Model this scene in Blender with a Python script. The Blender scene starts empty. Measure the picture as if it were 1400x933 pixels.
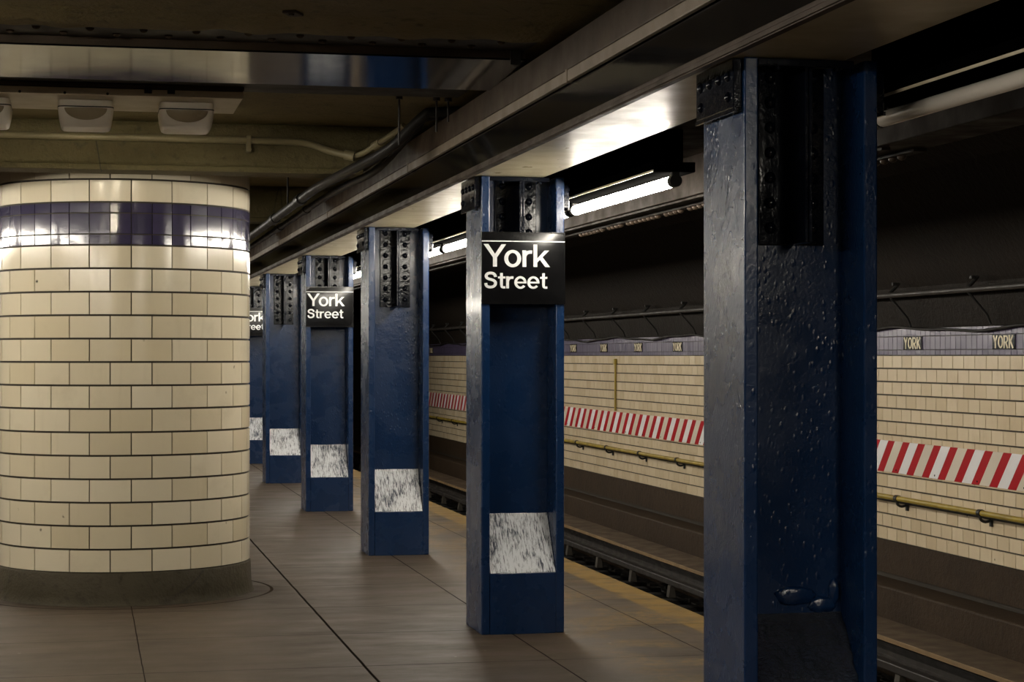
import bpy, bmesh, math, random
from mathutils import Vector, Matrix, Euler
random.seed(7)
S = bpy.context.scene
COL = S.collection
PI = math.pi
def R(d): return math.radians(d)

# ------------------------------------------------------------------ node helpers
class NT:
    def __init__(s, name):
        s.m = bpy.data.materials.new(name); s.m.use_nodes = True
        s.t = s.m.node_tree; s.t.nodes.clear()
        s.out = s.t.nodes.new('ShaderNodeOutputMaterial')
        s.p = s.t.nodes.new('ShaderNodeBsdfPrincipled')
        s.t.links.new(s.p.outputs[0], s.out.inputs[0])
    def n(s, typ, **k):
        nd = s.t.nodes.new(typ)
        for a, v in k.items(): setattr(nd, a, v)
        return nd
    def set(s, sock, v):
        if hasattr(v, 'is_output'): s.t.links.new(v, sock)
        else: sock.default_value = v
    def coord(s, scale=(1,1,1), kind='Object', loc=(0,0,0)):
        c = s.n('ShaderNodeTexCoord'); m = s.n('ShaderNodeMapping')
        m.inputs['Scale'].default_value = scale; m.inputs['Location'].default_value = loc
        s.t.links.new(c.outputs[kind], m.inputs[0]); return m.outputs[0]
    def pos(s):
        return s.n('ShaderNodeNewGeometry').outputs['Position']
    def scaled(s, v, sc):
        m = s.n('ShaderNodeMapping'); m.inputs['Scale'].default_value = sc; s.t.links.new(v, m.inputs[0]); return m.outputs[0]
    def noise(s, vec, scale, detail=4, rough=.55, dist=0):
        nd = s.n('ShaderNodeTexNoise'); s.t.links.new(vec, nd.inputs['Vector'])
        nd.inputs['Scale'].default_value = scale; nd.inputs['Detail'].default_value = detail
        nd.inputs['Roughness'].default_value = rough; nd.inputs['Distortion'].default_value = dist
        return nd.outputs['Fac']
    def vor(s, vec, scale, feature='F1'):
        nd = s.n('ShaderNodeTexVoronoi', feature=feature); s.t.links.new(vec, nd.inputs['Vector'])
        nd.inputs['Scale'].default_value = scale; return nd.outputs['Distance']
    def ramp(s, f, a, b, ca=0.0, cb=1.0):
        nd = s.n('ShaderNodeMapRange'); nd.clamp = True
        s.set(nd.inputs[0], f)
        nd.inputs[1].default_value = a; nd.inputs[2].default_value = b
        nd.inputs[3].default_value = ca; nd.inputs[4].default_value = cb
        return nd.outputs[0]
    def math(s, op, a, b=0.0, c=0.0):
        nd = s.n('ShaderNodeMath', operation=op)
        s.set(nd.inputs[0], a); s.set(nd.inputs[1], b); s.set(nd.inputs[2], c)
        return nd.outputs[0]
    def mix(s, f, a, b, blend='MIX'):
        nd = s.n('ShaderNodeMix', data_type='RGBA', blend_type=blend)
        s.set(nd.inputs[0], f)
        for i, v in ((6, a), (7, b)):
            if isinstance(v, (tuple, list)): v = (*v[:3], 1)
            s.set(nd.inputs[i], v)
        return nd.outputs[2]
    def bump(s, h, strength=.3, dist=.01, normal=None):
        nd = s.n('ShaderNodeBump'); nd.inputs['Strength'].default_value = strength; nd.inputs['Distance'].default_value = dist
        s.t.links.new(h, nd.inputs['Height'])
        if normal is not None: s.t.links.new(normal, nd.inputs['Normal'])
        return nd.outputs[0]
    def fin(s, base, rough, normal=None, metal=0.0, spec=.5, coat=0.0, emit=None, es=0.0):
        p = s.p
        if isinstance(base, (tuple, list)): base = (*base[:3], 1)
        s.set(p.inputs['Base Color'], base); s.set(p.inputs['Roughness'], rough)
        p.inputs['Metallic'].default_value = metal; 
        if spec is not None: p.inputs['Specular IOR Level'].default_value = spec
        p.inputs['Coat Weight'].default_value = coat; p.inputs['Coat Roughness'].default_value = .12
        if normal is not None: s.t.links.new(normal, p.inputs['Normal'])
        if emit is not None:
            p.inputs['Emission Color'].default_value = (*emit, 1); p.inputs['Emission Strength'].default_value = es
        return s.m

M = {}
def paint(name, a, b, rough=.3, bs=.25, fine=90, streak=True, flecks=False, coat=0.0, spec=.5):
    t = NT(name); P = t.pos()
    n1 = t.noise(P, 5, 5); n2 = t.noise(P, fine, 3)
    h = t.math('MULTIPLY', n2, .5)
    if streak:
        drip = t.noise(t.scaled(P, (22, 22, 5)), 1.0, 3); h = t.math('ADD', h, t.math('MULTIPLY', drip, .5))
    c = t.mix(t.ramp(n1, .35, .7), a, b)
    if flecks:
        # blisters and small pale flecks in many coats of enamel
        n4 = t.noise(t.scaled(P, (1, 1, .8)), 2.0, 3)
        bl = t.math('MULTIPLY', t.ramp(t.vor(t.scaled(P, (1, 1, .6)), 42), .34, .05), t.ramp(n4, .44, .62))
        h = t.math('ADD', h, t.math('MULTIPLY', bl, 1.1))
        wave = t.noise(P, 9, 2); h = t.math('ADD', h, t.math('MULTIPLY', wave, 1.3))
        ch = t.ramp(t.vor(P, 24), .05, .03); ch = t.math('MULTIPLY', ch, t.ramp(t.noise(P, 2.6, 2), .52, .6))
        c = t.mix(ch, c, (.45, .47, .5))
    rr = t.ramp(n1, .3, .7, rough*.8, rough*1.3)
    M[name] = t.fin(c, rr, t.bump(h, bs, .006), coat=coat, spec=spec)
paint('blue', (.0035, .0225, .078), (.004, .0255, .088), .26, .35, 80, streak=False, flecks=True, coat=.22)
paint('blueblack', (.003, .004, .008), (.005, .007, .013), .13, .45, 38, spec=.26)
paint('blackgloss', (.005, .005, .006), (.008, .0075, .0075), .09, .04, 6, streak=False, spec=.35)
paint('blackmatte', (.006, .0055, .005), (.012, .011, .01), .6, .25, 60)
paint('housingblack', (.0006, .0006, .0006), (.001, .001, .001), 1.0, .1, 60, streak=False, spec=0.0)  # near-black, gloss-free colour of the tube housings
paint('edgebrown', (.010, .006, .0034), (.0075, .0045, .0026), .6, .3, 40, streak=False, spec=.04)
paint('brownpaint', (.060, .041, .028), (.038, .027, .019), .5, .3, 40, streak=True, spec=.18)
paint('trimtan', (.19, .15, .11), (.14, .11, .078), .45, .3, 40, streak=False)
paint('creampaint', (.44, .39, .27), (.36, .31, .20), .33, .12, 50, streak=False)
paint('trayenamel', (.62, .55, .40), (.52, .45, .32), .4, .1, 40, streak=False)
paint('lampgrey', (.80, .74, .66), (.74, .68, .6), .35, .05, 30, streak=False)
paint('visor', (.36, .30, .21), (.30, .25, .17), .25, .05, 30, streak=False)
paint('conduitblack', (.012, .011, .010), (.02, .018, .016), .45, .15, 60, streak=False, spec=.2)
paint('conduitcream', (.27, .23, .13), (.22, .185, .10), .4, .2, 60, streak=False)
paint('boardwood', (.075, .048, .026), (.05, .033, .018), .6, .3, 60, streak=False)
paint('boardedge', (.24, .155, .075), (.17, .11, .055), .5, .3, 60, streak=False)  # paler copy of boardwood, with the light on the edge put into the colour
paint('railsteel', (.026, .021, .018), (.016, .013, .011), .5, .3, 60, streak=False)
paint('insulator', (.055, .047, .036), (.04, .033, .025), .5, .2, 60, streak=False)
paint('rustyellow', (.36, .26, .03), (.24, .17, .03), .4, .35, 40, streak=False)
paint('signblack', (.004, .004, .0045), (.006, .006, .0065), .16, .03, 20, streak=False)
paint('lettering', (.85, .86, .86), (.78, .79, .8), .4, .02, 20, streak=False)
paint('letteringcream', (.72, .62, .42), (.62, .52, .34), .3, .05, 20, streak=False)

def plaster(name, a, b, c, bs=.6, spec=.15):
    t = NT(name); P = t.pos()
    n1 = t.noise(P, 1.3, 6, .65); n2 = t.noise(P, 14, 5, .6); n3 = t.noise(P, 60, 3)
    col = t.mix(t.ramp(n1, .35, .65), a, b)
    col = t.mix(t.ramp(n2, .55, .75), col, c)
    crack = t.ramp(t.vor(t.scaled(P, (1, 1, 1)), 1.1, 'DISTANCE_TO_EDGE'), .006, .0)
    crack = t.math('MULTIPLY', crack, t.ramp(n1, .5, .6))
    col = t.mix(crack, col, (.03, .025, .02))
    h = t.math('ADD', n2, t.math('MULTIPLY', n3, .4))
    M[name] = t.fin(col, .65, t.bump(h, bs, .02), spec=spec)
plaster('plaster', (.22, .18, .09), (.17, .14, .066), (.11, .09, .045))
plaster('plasterbeam', (.135, .112, .054), (.105, .086, .04), (.065, .052, .026), .7)
plaster('darkconcrete', (.046, .030, .018), (.034, .022, .0135), (.022, .015, .0095), .5)
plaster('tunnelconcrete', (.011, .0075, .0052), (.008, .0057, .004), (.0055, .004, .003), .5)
plaster('pillarbase', (.060, .050, .032), (.042, .035, .022), (.022, .018, .012), .5)

def tile(name, base, alt, rough, dirt):
    t = NT(name); P = t.pos()
    at = t.n('ShaderNodeAttribute'); at.attribute_name = 'tint'
    sep = t.n('ShaderNodeSeparateColor'); t.t.links.new(at.outputs['Color'], sep.inputs[0])
    c = t.mix(sep.outputs[0], base, alt)
    n = t.noise(P, 3.0, 6, .65); c = t.mix(t.ramp(n, .55, .8, 0, .45), c, dirt)
    sp = t.ramp(t.vor(P, 4.2), .06, .02); sp = t.math('MULTIPLY', sp, t.ramp(t.noise(P, 30, 3), .42, .55))
    c = t.mix(sp, c, (.05, .04, .03))
    st = t.ramp(t.noise(t.scaled(P, (14, 14, 1.6)), 1, 4), .58, .8, 0, .25); c = t.mix(st, c, dirt)
    M[name] = t.fin(c, rough, t.bump(t.noise(P, 9, 3), .10, .01), coat=.3)
tile('pillartile', (.70, .63, .48), (.61, .53, .37), .2, (.46, .39, .26))
tile('walltile', (.74, .62, .44), (.64, .52, .35), .24, (.50, .39, .24))
tile('purpletile', (.030, .025, .060), (.050, .042, .088), .12, (.025, .022, .038))
tile('wallpurple', (.105, .086, .150), (.062, .050, .105), .3, (.08, .066, .09))
t = NT('grout'); P = t.pos(); M['grout'] = t.fin(t.mix(t.noise(P, 8), (.016, .012, .008), (.035, .026, .016)), .8)

# platform floor: worn concrete with tooled joints, a ring cut round the pillar, worn yellow edge paint
PX, PY, PR = .263, 13.66, .838
def floor_mat():
    t = NT('platform_concrete'); P = t.pos()
    sx = t.n('ShaderNodeSeparateXYZ'); t.t.links.new(P, sx.inputs[0]); X, Y = sx.outputs[0], sx.outputs[1]
    n1 = t.noise(P, .9, 6, .6); n2 = t.noise(t.scaled(P, (1.3, 2.6, 1)), 1.5, 5, .62); n3 = t.noise(P, 90, 3)
    wob = t.math('MULTIPLY', t.math('SUBTRACT', t.noise(P, 3, 3), .5), .02)
    c = t.mix(t.ramp(n1, .3, .7), (.090, .064, .042), (.055, .039, .026))
    c = t.mix(t.ramp(n2, .54, .78, 0, .75), c, (.040, .029, .020))
    c = t.mix(t.ramp(t.noise(P, 260, 2), .62, .7, 0, .35), c, (.2, .17, .13))
    speck = t.ramp(t.vor(P, 2.6), .035, .022); speck = t.math('MULTIPLY', speck, t.ramp(t.noise(P, 1.7, 2), .5, .55))
    c = t.mix(speck, c, (.4, .36, .3))
    # worn yellow
    yb = t.math('MULTIPLY', t.ramp(X, 3.44, 3.47), t.ramp(t.noise(P, 5, 5, .7), .33, .55, .15, .8))
    yp = t.math('MULTIPLY', t.math('MULTIPLY', t.ramp(X, 2.55, 2.9), t.ramp(t.noise(P, 1.6, 3), .44, .56)), t.ramp(t.noise(P, 16, 6, .75), .42, .62, 0, .8))
    c = t.mix(t.math('MAXIMUM', yb, t.math('MULTIPLY', yp, .75)), c, (.25, .15, .032))
    # joints
    g = None
    for xj, w in ((-2.6, .006), (-1.5, .006), (.29, .003), (1.398, .008), (2.383, .005), (3.24, .004)):
        d = t.math('ABSOLUTE', t.math('SUBTRACT', t.math('ADD', X, t.math('MULTIPLY', wob, .4)), xj)); m = t.ramp(d, w*1.5, w*.6)
        g = m if g is None else t.math('MAXIMUM', g, m)
    yy = t.math('FRACT', t.math('DIVIDE', t.math('ADD', t.math('SUBTRACT', Y, 12.49 - 24), t.math('MULTIPLY', wob, .7)), 1.2))
    d = t.math('MULTIPLY', t.math('MINIMUM', yy, t.math('SUBTRACT', 1.0, yy)), 1.2)
    g = t.math('MAXIMUM', g, t.ramp(d, .011, .004, 0, .7))
    dx = t.math('SUBTRACT', X, PX); dy = t.math('SUBTRACT', Y, PY)
    rr = t.math('SQRT', t.math('ADD', t.math('MULTIPLY', dx, dx), t.math('MULTIPLY', dy, dy)))
    ring = t.ramp(t.math('ABSOLUTE', t.math('SUBTRACT', t.math('ADD', rr, wob), .985)), .016, .008)
    g = t.math('MAXIMUM', g, ring)
    c = t.mix(g, c, (.010, .008, .006))
    # grime collected round the pillar foot and the column feet
    gr = t.math('MULTIPLY', t.ramp(rr, 1.25, .88), t.ramp(t.noise(P, 4, 4), .3, .6, .35, .9))
    c = t.mix(gr, c, (.05, .037, .026))
    rough = t.math('MAXIMUM', t.ramp(n2, .3, .7, .38, .6), g)
    t.set(t.p.inputs['Specular IOR Level'], t.ramp(t.math('MAXIMUM', g, t.math('MULTIPLY', gr, .8)), 0, 1, .27, 0))
    h = t.math('SUBTRACT', t.math('ADD', t.math('MULTIPLY', n3, .15), t.math('MULTIPLY', n2, .6)), t.math('MULTIPLY', g, 0.3))
    M['floor'] = t.fin(c, rough, t.bump(h, .35, .008), spec=None)
floor_mat()

# brushed white paint on the sloped foot
t = NT('brushed_white'); P = t.pos()
a = t.noise(t.scaled(P, (110, 16, 16)), 1.0, 6, .72, .5); b = t.noise(P, 6, 4)
f = t.ramp(t.math('ADD', a, t.math('MULTIPLY', t.math('SUBTRACT', b, .5), .46)), .38, .53)
M['whitebrush'] = t.fin(t.mix(f, (.02, .03, .06), (.74, .76, .80)), .38, t.bump(a, .5, .01))
t = NT('lumpy_black_paint'); P = t.pos()
M['lumpyblack'] = t.fin(t.mix(t.noise(P, 6), (.006, .009, .018), (.010, .017, .036)), .08, t.bump(t.noise(t.scaled(P, (1, 1, 2)), 38, 4, .6), .9, .02))

# hazard stripes: diagonal red and two whites, leaning with the wall's length
t = NT('hazard_stripes'); P = t.pos()
sx = t.n('ShaderNodeSeparateXYZ'); t.t.links.new(P, sx.inputs[0])
q = t.math('DIVIDE', t.math('SUBTRACT', t.math('ADD', sx.outputs[1], t.math('MULTIPLY', sx.outputs[2], .9)), .313), .342)
fr = t.math('FRACT', q)
red = t.math('LESS_THAN', fr, .45)
alt = t.math('LESS_THAN', t.math('FRACT', t.math('MULTIPLY', t.math('FLOOR', q), .5)), .25)
n = t.noise(P, 2.5, 5)
wh = t.mix(alt, (.66, .60, .50), (.78, .77, .78)); wh = t.mix(t.ramp(n, .5, .8, 0, .4), wh, (.5, .42, .3))
M['hazard'] = t.fin(t.mix(red, wh, (.40, .002, .008)), .4, t.bump(n, .05, .01), spec=.2)

def emit(name, col, st):
    t = NT(name); M[name] = t.fin((.8, .8, .78), .4, emit=col, es=st)
emit('tube_lit', (1.0, .93, .80), 18)
emit('lens_lit', (1.0, .90, .70), 38)
emit('lens_fill', (1.0, .90, .70), 170)  # stronger lens for the added, unseen floodlights
t = NT('tube_off'); M['tube_off'] = t.fin((.62, .57, .50), .2)
t = NT('ballast'); P = t.pos(); M['ballast'] = t.fin(t.mix(t.noise(P, 12), (.008, .0065, .005), (.018, .014, .010)), .8, t.bump(t.vor(P, 18), .8, .04))

# ------------------------------------------------------------------ mesh helpers
class MB:
    def __init__(s): s.v = []; s.f = []; s.mi = []; s.sm = []; s.tint = []
    def add(s, vs, fs, mi=0, smooth=False, tint=0.0):
        o = len(s.v); s.v += [tuple(p) for p in vs]
        for f in fs:
            s.f.append([i+o for i in f]); s.mi.append(mi); s.sm.append(smooth); s.tint.append(tint)
        return s
    def box(s, x0, x1, y0, y1, z0, z1, bev=0.0, mi=0, mat=None, seg=2):
        bm = bmesh.new(); bmesh.ops.create_cube(bm, size=1)
        for v in bm.verts: v.co = Vector(((x0+x1)/2 + v.co.x*(x1-x0), (y0+y1)/2 + v.co.y*(y1-y0), (z0+z1)/2 + v.co.z*(z1-z0)))
        if bev: bmesh.ops.bevel(bm, geom=list(bm.edges), offset=bev, segments=seg, affect='EDGES', profile=.5)
        return s.bm(bm, mi, False, mat)
    def bm(s, bm, mi=0, smooth=False, mat=None):
        bm.verts.index_update()
        s.add([(mat @ v.co) if mat else v.co.copy() for v in bm.verts], [[v.index for v in f.verts] for f in bm.faces], mi, smooth)
        bm.free(); return s
    def prism(s, prof, a, b, axis='x', mi=0, mat=None):
        # prof: polygon of (p,q); axis x -> (y,z), axis y -> (x,z), axis z -> (x,y)
        def P(p, q, t): return {'x': (t, p, q), 'y': (p, t, q), 'z': (p, q, t)}[axis]
        n = len(prof); vs = [P(*p, a) for p in prof] + [P(*p, b) for p in prof]
        fs = [list(range(n)), list(range(2*n-1, n-1, -1))] + [[i, i+n, (i+1) % n + n, (i+1) % n] for i in range(n)]
        bm = bmesh.new(); bv = [bm.verts.new(v) for v in vs]
        for f in fs: bm.faces.new([bv[i] for i in f])
        bmesh.ops.recalc_face_normals(bm, faces=bm.faces)
        return s.bm(bm, mi, False, mat)
    def dome(s, c, r, h, d=(0, -1, 0), mi=0, n=12, k=3):
        d = Vector(d).normalized(); u = d.orthogonal().normalized(); w = d.cross(u); c = Vector(c)
        vs = []; fs = []
        for j in range(k):
            a = j/k*PI/2
            for i in range(n):
                t = 2*PI*i/n; vs.append(c + d*(h*math.sin(a)) + (u*math.cos(t) + w*math.sin(t))*(r*math.cos(a)))
        vs.append(c + d*h)
        for j in range(k-1):
            for i in range(n): fs.append([j*n+i, j*n+(i+1) % n, (j+1)*n+(i+1) % n, (j+1)*n+i])
        for i in range(n): fs.append([(k-1)*n+i, (k-1)*n+(i+1) % n, k*n])
        fs.append(list(range(n-1, -1, -1)))
        return s.add(vs, fs, mi, True)
    def cyl(s, a, b, r, r2=None, n=16, mi=0, cap=True):
        a = Vector(a); b = Vector(b); d = (b-a).normalized(); u = d.orthogonal().normalized(); w = d.cross(u); r2 = r if r2 is None else r2
        vs = [a + (u*math.cos(2*PI*i/n) + w*math.sin(2*PI*i/n))*r for i in range(n)] + [b + (u*math.cos(2*PI*i/n) + w*math.sin(2*PI*i/n))*r2 for i in range(n)]
        s.add(vs, [[i, (i+1) % n, (i+1) % n+n, i+n] for i in range(n)], mi, True)
        if cap: s.add(vs, [list(range(n-1, -1, -1)), list(range(n, 2*n))], mi, False)
        return s
    def tube(s, pts, r, n=12, mi=0, sub=6):
        P = [Vector(p) for p in pts]
        if len(P) > 2 and sub:
            Q = []
            for i in range(len(P)-1):
                p0 = P[max(i-1, 0)]; p1 = P[i]; p2 = P[i+1]; p3 = P[min(i+2, len(P)-1)]
                for k in range(sub):
                    t = k/sub; Q.append(.5*((2*p1) + (p2-p0)*t + (2*p0-5*p1+4*p2-p3)*t*t + (3*p1-p0-3*p2+p3)*t**3))
            Q.append(P[-1]); P = Q
        vs = []; up = None
        for i, p in enumerate(P):
            d = (P[min(i+1, len(P)-1)] - P[max(i-1, 0)]).normalized()
            u = d.orthogonal().normalized() if up is None else (up - d*up.dot(d)).normalized()
            up = u; w = d.cross(u)
            vs += [p + (u*math.cos(2*PI*k/n) + w*math.sin(2*PI*k/n))*r for k in range(n)]
        fs = [[i*n+k, i*n+(k+1) % n, (i+1)*n+(k+1) % n, (i+1)*n+k] for i in range(len(P)-1) for k in range(n)]
        s.add(vs, fs, mi, True)
        s.add(vs, [list(range(n-1, -1, -1)), list(range((len(P)-1)*n, len(P)*n))], mi, False)
        return s
    def build(s, name, mats, parent=None, loc=(0, 0, 0), tint=False):
        me = bpy.data.meshes.new(name); me.from_pydata([tuple(v) for v in s.v], [], s.f)
        for m in (mats if isinstance(mats, (list, tuple)) else [mats]): me.materials.append(M[m])
        me.polygons.foreach_set('material_index', s.mi); me.polygons.foreach_set('use_smooth', s.sm)
        if tint:
            ca = me.color_attributes.new('tint', 'FLOAT_COLOR', 'CORNER'); d = []
            for p, tv in zip(me.polygons, s.tint): d += [tv, tv, tv, 1.0]*p.loop_total
            ca.data.foreach_set('color', d)
        me.update()
        o = bpy.data.objects.new(name, me); COL.objects.link(o); o.location = loc
        if parent: o.parent = parent
        return o

def tag(o, label=None, cat=None, group=None, kind=None):
    if label: o['label'] = label
    if cat: o['category'] = cat
    if group: o['group'] = group
    if kind: o['kind'] = kind
    return o
def thing(name, loc, label, cat, group=None, rz=0):
    o = bpy.data.objects.new(name, None); COL.objects.link(o); o.location = loc; o.rotation_euler.z = rz
    o.empty_display_size = .1
    return tag(o, label, cat, group)
KIDS = {}
def kids(o): return [c for c in bpy.data.objects if c.parent == o]
def dup(o, loc, label=None, parent=None):
    c = o.copy(); COL.objects.link(c)
    if parent is not None: c.parent = parent
    else: c.location = loc
    if label: c['label'] = label
    for k in kids(o): dup(k, None, None, c)
    return c
def struct(o): o['kind'] = 'structure'; return o

# ------------------------------------------------------------------ key levels (metres; x across the platform, y along it, z up)
ZC = 3.035            # platform ceiling
XE = 3.68             # platform edge
XW = 7.40             # track wall face
Y0, Y1 = -4.0, 52.0
XL = -3.16            # far (left) platform edge
ZT = -1.30            # trackbed

# ------------------------------------------------------------------ setting
m = MB(); m.box(XL, XE, Y0, Y1, -.22, 0); struct(m.build('floor', 'floor'))
m = MB(); m.box(XL+.25, XE-.25, Y0, Y1, ZT, -.221); struct(m.build('platform_wall', 'tunnelconcrete'))
m = MB(); m.box(-7.6, XW+.4, Y0, Y1, ZT-.2, ZT-.001); struct(m.build('floor_trackbed', 'ballast'))
m = MB(); m.box(-2.7, 3.42, Y0, Y1, ZC, ZC+.25); struct(m.build('ceiling', 'plaster'))
m = MB()
m.box(3.40, XW+.4, Y0, Y1, 3.75, 4.0); m.box(-7.6, -2.7, Y0, Y1, 3.75, 4.0); m.box(-2.7, 3.4, Y0, Y1, 3.4, 4.0)
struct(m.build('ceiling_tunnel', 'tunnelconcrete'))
# haunch of the tunnel roof above the purple band: leans in over the track
m = MB(); m.prism([(XW+.02, 1.84), (XW-.02, 1.84), (XW-.13, 2.2), (XW-.75, 3.1), (XW-1.6, 3.749), (XW+.4, 3.749), (XW+.4, 1.84)], Y0, Y1, 'y')
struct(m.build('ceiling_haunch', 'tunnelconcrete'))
m = MB(); m.box(XW+.012, XW+.4, Y0, Y1, ZT, 1.839); struct(m.build('wall_right', 'grout'))
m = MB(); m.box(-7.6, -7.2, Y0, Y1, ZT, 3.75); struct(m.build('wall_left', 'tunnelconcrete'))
m = MB(); m.box(-7.6, XW+.4, Y1, Y1+.3, ZT-.2, 4.0); struct(m.build('wall_far', 'tunnelconcrete'))
m = MB(); m.box(-7.6, XW+.4, Y0-.3, Y0, ZT-.2, 4.0); struct(m.build('wall_back', 'tunnelconcrete'))

def flat_tile(m, y0, y1, z0, z1, x, t, g=.0042, hgt=.007, jit=.0008):
    # a bevelled tile on the track wall, facing -x
    y0 += g; y1 -= g; z0 += g*1.35; z1 -= g*1.35; b = .0016
    xs = [x + random.uniform(-jit, jit) for _ in range(4)]
    o = [(x+hgt+.006, y0, z0), (x+hgt+.006, y1, z0), (x+hgt+.006, y1, z1), (x+hgt+.006, y0, z1)]
    i = [(xs[0], y0+b, z0+b), (xs[1], y1-b, z0+b), (xs[2], y1-b, z1-b), (xs[3], y0+b, z1-b)]
    m.add(o+i, [[4, 7, 6, 5], [0, 4, 5, 1], [1, 5, 6, 2], [2, 6, 7, 3], [3, 7, 4, 0]], 0, False, t)
ZB, ZP = -.153, 1.59
rows = 14; rh = (ZP-ZB)/rows; tp = .2205
YA, YB = 9.0, Y1
m = MB()
for r in range(rows):
    off = (r % 2)*tp/2 + random.uniform(-.01, .01)
    k = 0; y = YA - off
    while y < YB:
        flat_tile(m, y, y+tp, ZB+r*rh, ZB+(r+1)*rh, XW, random.random()**1.5); y += tp
wt = m.build('trim_1', 'walltile', tint=True); struct(wt)
m = MB()
y = YA
hp = .106
while y < YB:
    for z0, z1 in ((1.59, 1.638), (1.638, 1.762), (1.762, 1.836)):
        flat_tile(m, y, y+hp, z0, z1, XW, random.random(), .0015, jit=.0006)
    y += hp
struct(m.build('trim_2', 'wallpurple', tint=True))
# rough concrete under the tiles and the duct bench below it
m = MB(); m.box(XW-.004, XW+.011, Y0, Y1, -.46, ZB-.004); m.box(7.08, XW+.011, Y0, Y1, ZT, -.50, .02)
struct(m.build('trim_3', 'darkconcrete'))

# ------------------------------------------------------------------ lettering
def stroke(pts, w):
    n = len(pts); L = []; Rr = []
    for i, p in enumerate(pts):
        a = pts[max(i-1, 0)]; b = pts[min(i+1, n-1)]
        dx, dy = b[0]-a[0], b[1]-a[1]; l = math.hypot(dx, dy) or 1
        nx, ny = -dy/l*w/2, dx/l*w/2
        L.append((p[0]+nx, p[1]+ny)); Rr.append((p[0]-nx, p[1]-ny))
    return [[L[i], L[i+1], Rr[i+1], Rr[i]] for i in range(n-1)]
def smooth(pts, k=5):
    Q = []
    for i in range(len(pts)-1):
        p0, p1, p2, p3 = pts[max(i-1, 0)], pts[i], pts[i+1], pts[min(i+2, len(pts)-1)]
        for j in range(k):
            t = j/k
            Q.append(tuple(.5*(2*p1[c] + (p2[c]-p0[c])*t + (2*p0[c]-5*p1[c]+4*p2[c]-p3[c])*t*t + (3*p1[c]-p0[c]-3*p2[c]+p3[c])*t**3) for c in (0, 1)))
    return Q + [pts[-1]]
def arc(cx, cy, rx, ry, a0, a1, n=28):
    return [(cx+rx*math.cos(R(a0+(a1-a0)*i/n)), cy+ry*math.sin(R(a0+(a1-a0)*i/n))) for i in range(n+1)]
def ring(cx, cy, ro, ri, ry, riy, n=36):
    A = arc(cx, cy, ro, ry, 0, 360, n); B = arc(cx, cy, ri, riy, 0, 360, n)
    return [[A[i], A[i+1], B[i+1], B[i]] for i in range(n)]
def rect(x0, y0, x1, y1): return [(x0, y0), (x1, y0), (x1, y1), (x0, y1)]
def earc(cx, cy, ro, ri, ry, riy, a0, a1, n=32):
    A = arc(cx, cy, ro, ry, a0, a1, n); B = arc(cx, cy, ri, riy, a0, a1, n)
    return [[A[i], A[i+1], B[i+1], B[i]] for i in range(n)]
G = {   # grotesque: (advance, polygons); cap height 1, x-height .73
 'Y': (.83, [[(0, 1), (.19, 1), (.455, .56), (.375, .41)], [(.91, 1), (.535, .41), (.455, .56), (.72, 1)], [(.375, .41), (.455, .56), (.535, .41), (.535, 0), (.375, 0)]]),
 'o': (.74, ring(.345, .365, .345, .185, .385, .25)),
 'r': (.45, [rect(0, 0, .158, .735)] + stroke(smooth([(.079, .40), (.115, .54), (.20, .63), (.31, .662), (.40, .658)]), .15)),
 'k': (.68, [rect(0, 0, .158, 1), [(.158, .20), (.158, .38), (.455, .735), (.645, .735)], [(.24, .36), (.35, .47), (.68, 0), (.485, 0)]]),
 'S': (.74, stroke(smooth([(.60, .69), (.575, .80), (.49, .895), (.345, .93), (.195, .90), (.105, .80), (.115, .67), (.21, .585), (.36, .535), (.51, .475), (.595, .37), (.585, .225), (.49, .115), (.335, .072), (.175, .105), (.095, .20), (.078, .32)]), .16)),
 't': (.44, [rect(.11, .2, .262, .94), rect(0, .60, .40, .725)] + stroke(smooth([(.186, .22), (.205, .11), (.28, .065), (.40, .066)]), .14)),
 'e': (.71, earc(.335, .365, .335, .185, .385, .25, 0, 322) + [rect(.08, .315, .67, .42)]),
}
D = {   # tall condensed letters of the wall tablets
 'Y': (.60, stroke([(.07, 1), (.28, .5)], .14) + stroke([(.49, 1), (.28, .5)], .14) + [rect(.21, 0, .35, .54)]),
 'O': (.64, ring(.29, .5, .29, .155, .5, .37)),
 'R': (.60, [rect(0, 0, .14, 1), rect(.1, .88, .3, 1), rect(.1, .40, .3, .52)] + earc(.27, .70, .25, .12, .30, .18, -90, 90, 16) + stroke([(.25, .46), (.46, 0)], .15)),
 'K': (.56, [rect(0, 0, .14, 1)] + stroke([(.12, .42), (.47, 1)], .14) + stroke([(.2, .55), (.48, 0)], .15)),
}
def text_polys(font, s, width, height):
    out = []; x = 0; x1 = 0
    for ch in s:
        adv, polys = font[ch]
        for p in polys:
            q = [(a+x, b) for a, b in p]; out.append(q); x1 = max(x1, max(a for a, b in q))
        x += adv
    x0 = min(a for p in out for a, b in p); k = width/(x1-x0)
    return [[((a-x0)*k, b*height) for a, b in p] for p in out]
def lettering(m, polys, put, depth):
    # put(a, b, d): maps a letter point to 3-d, d = distance out of the face; walls and front of each stroke
    for p in polys:
        n = len(p); vs = [put(a, b, depth) for a, b in p] + [put(a, b, 0) for a, b in p]
        m.add(vs, [list(range(n))] + [[i, (i+1) % n, (i+1) % n+n, i+n] for i in range(n)])

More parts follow.
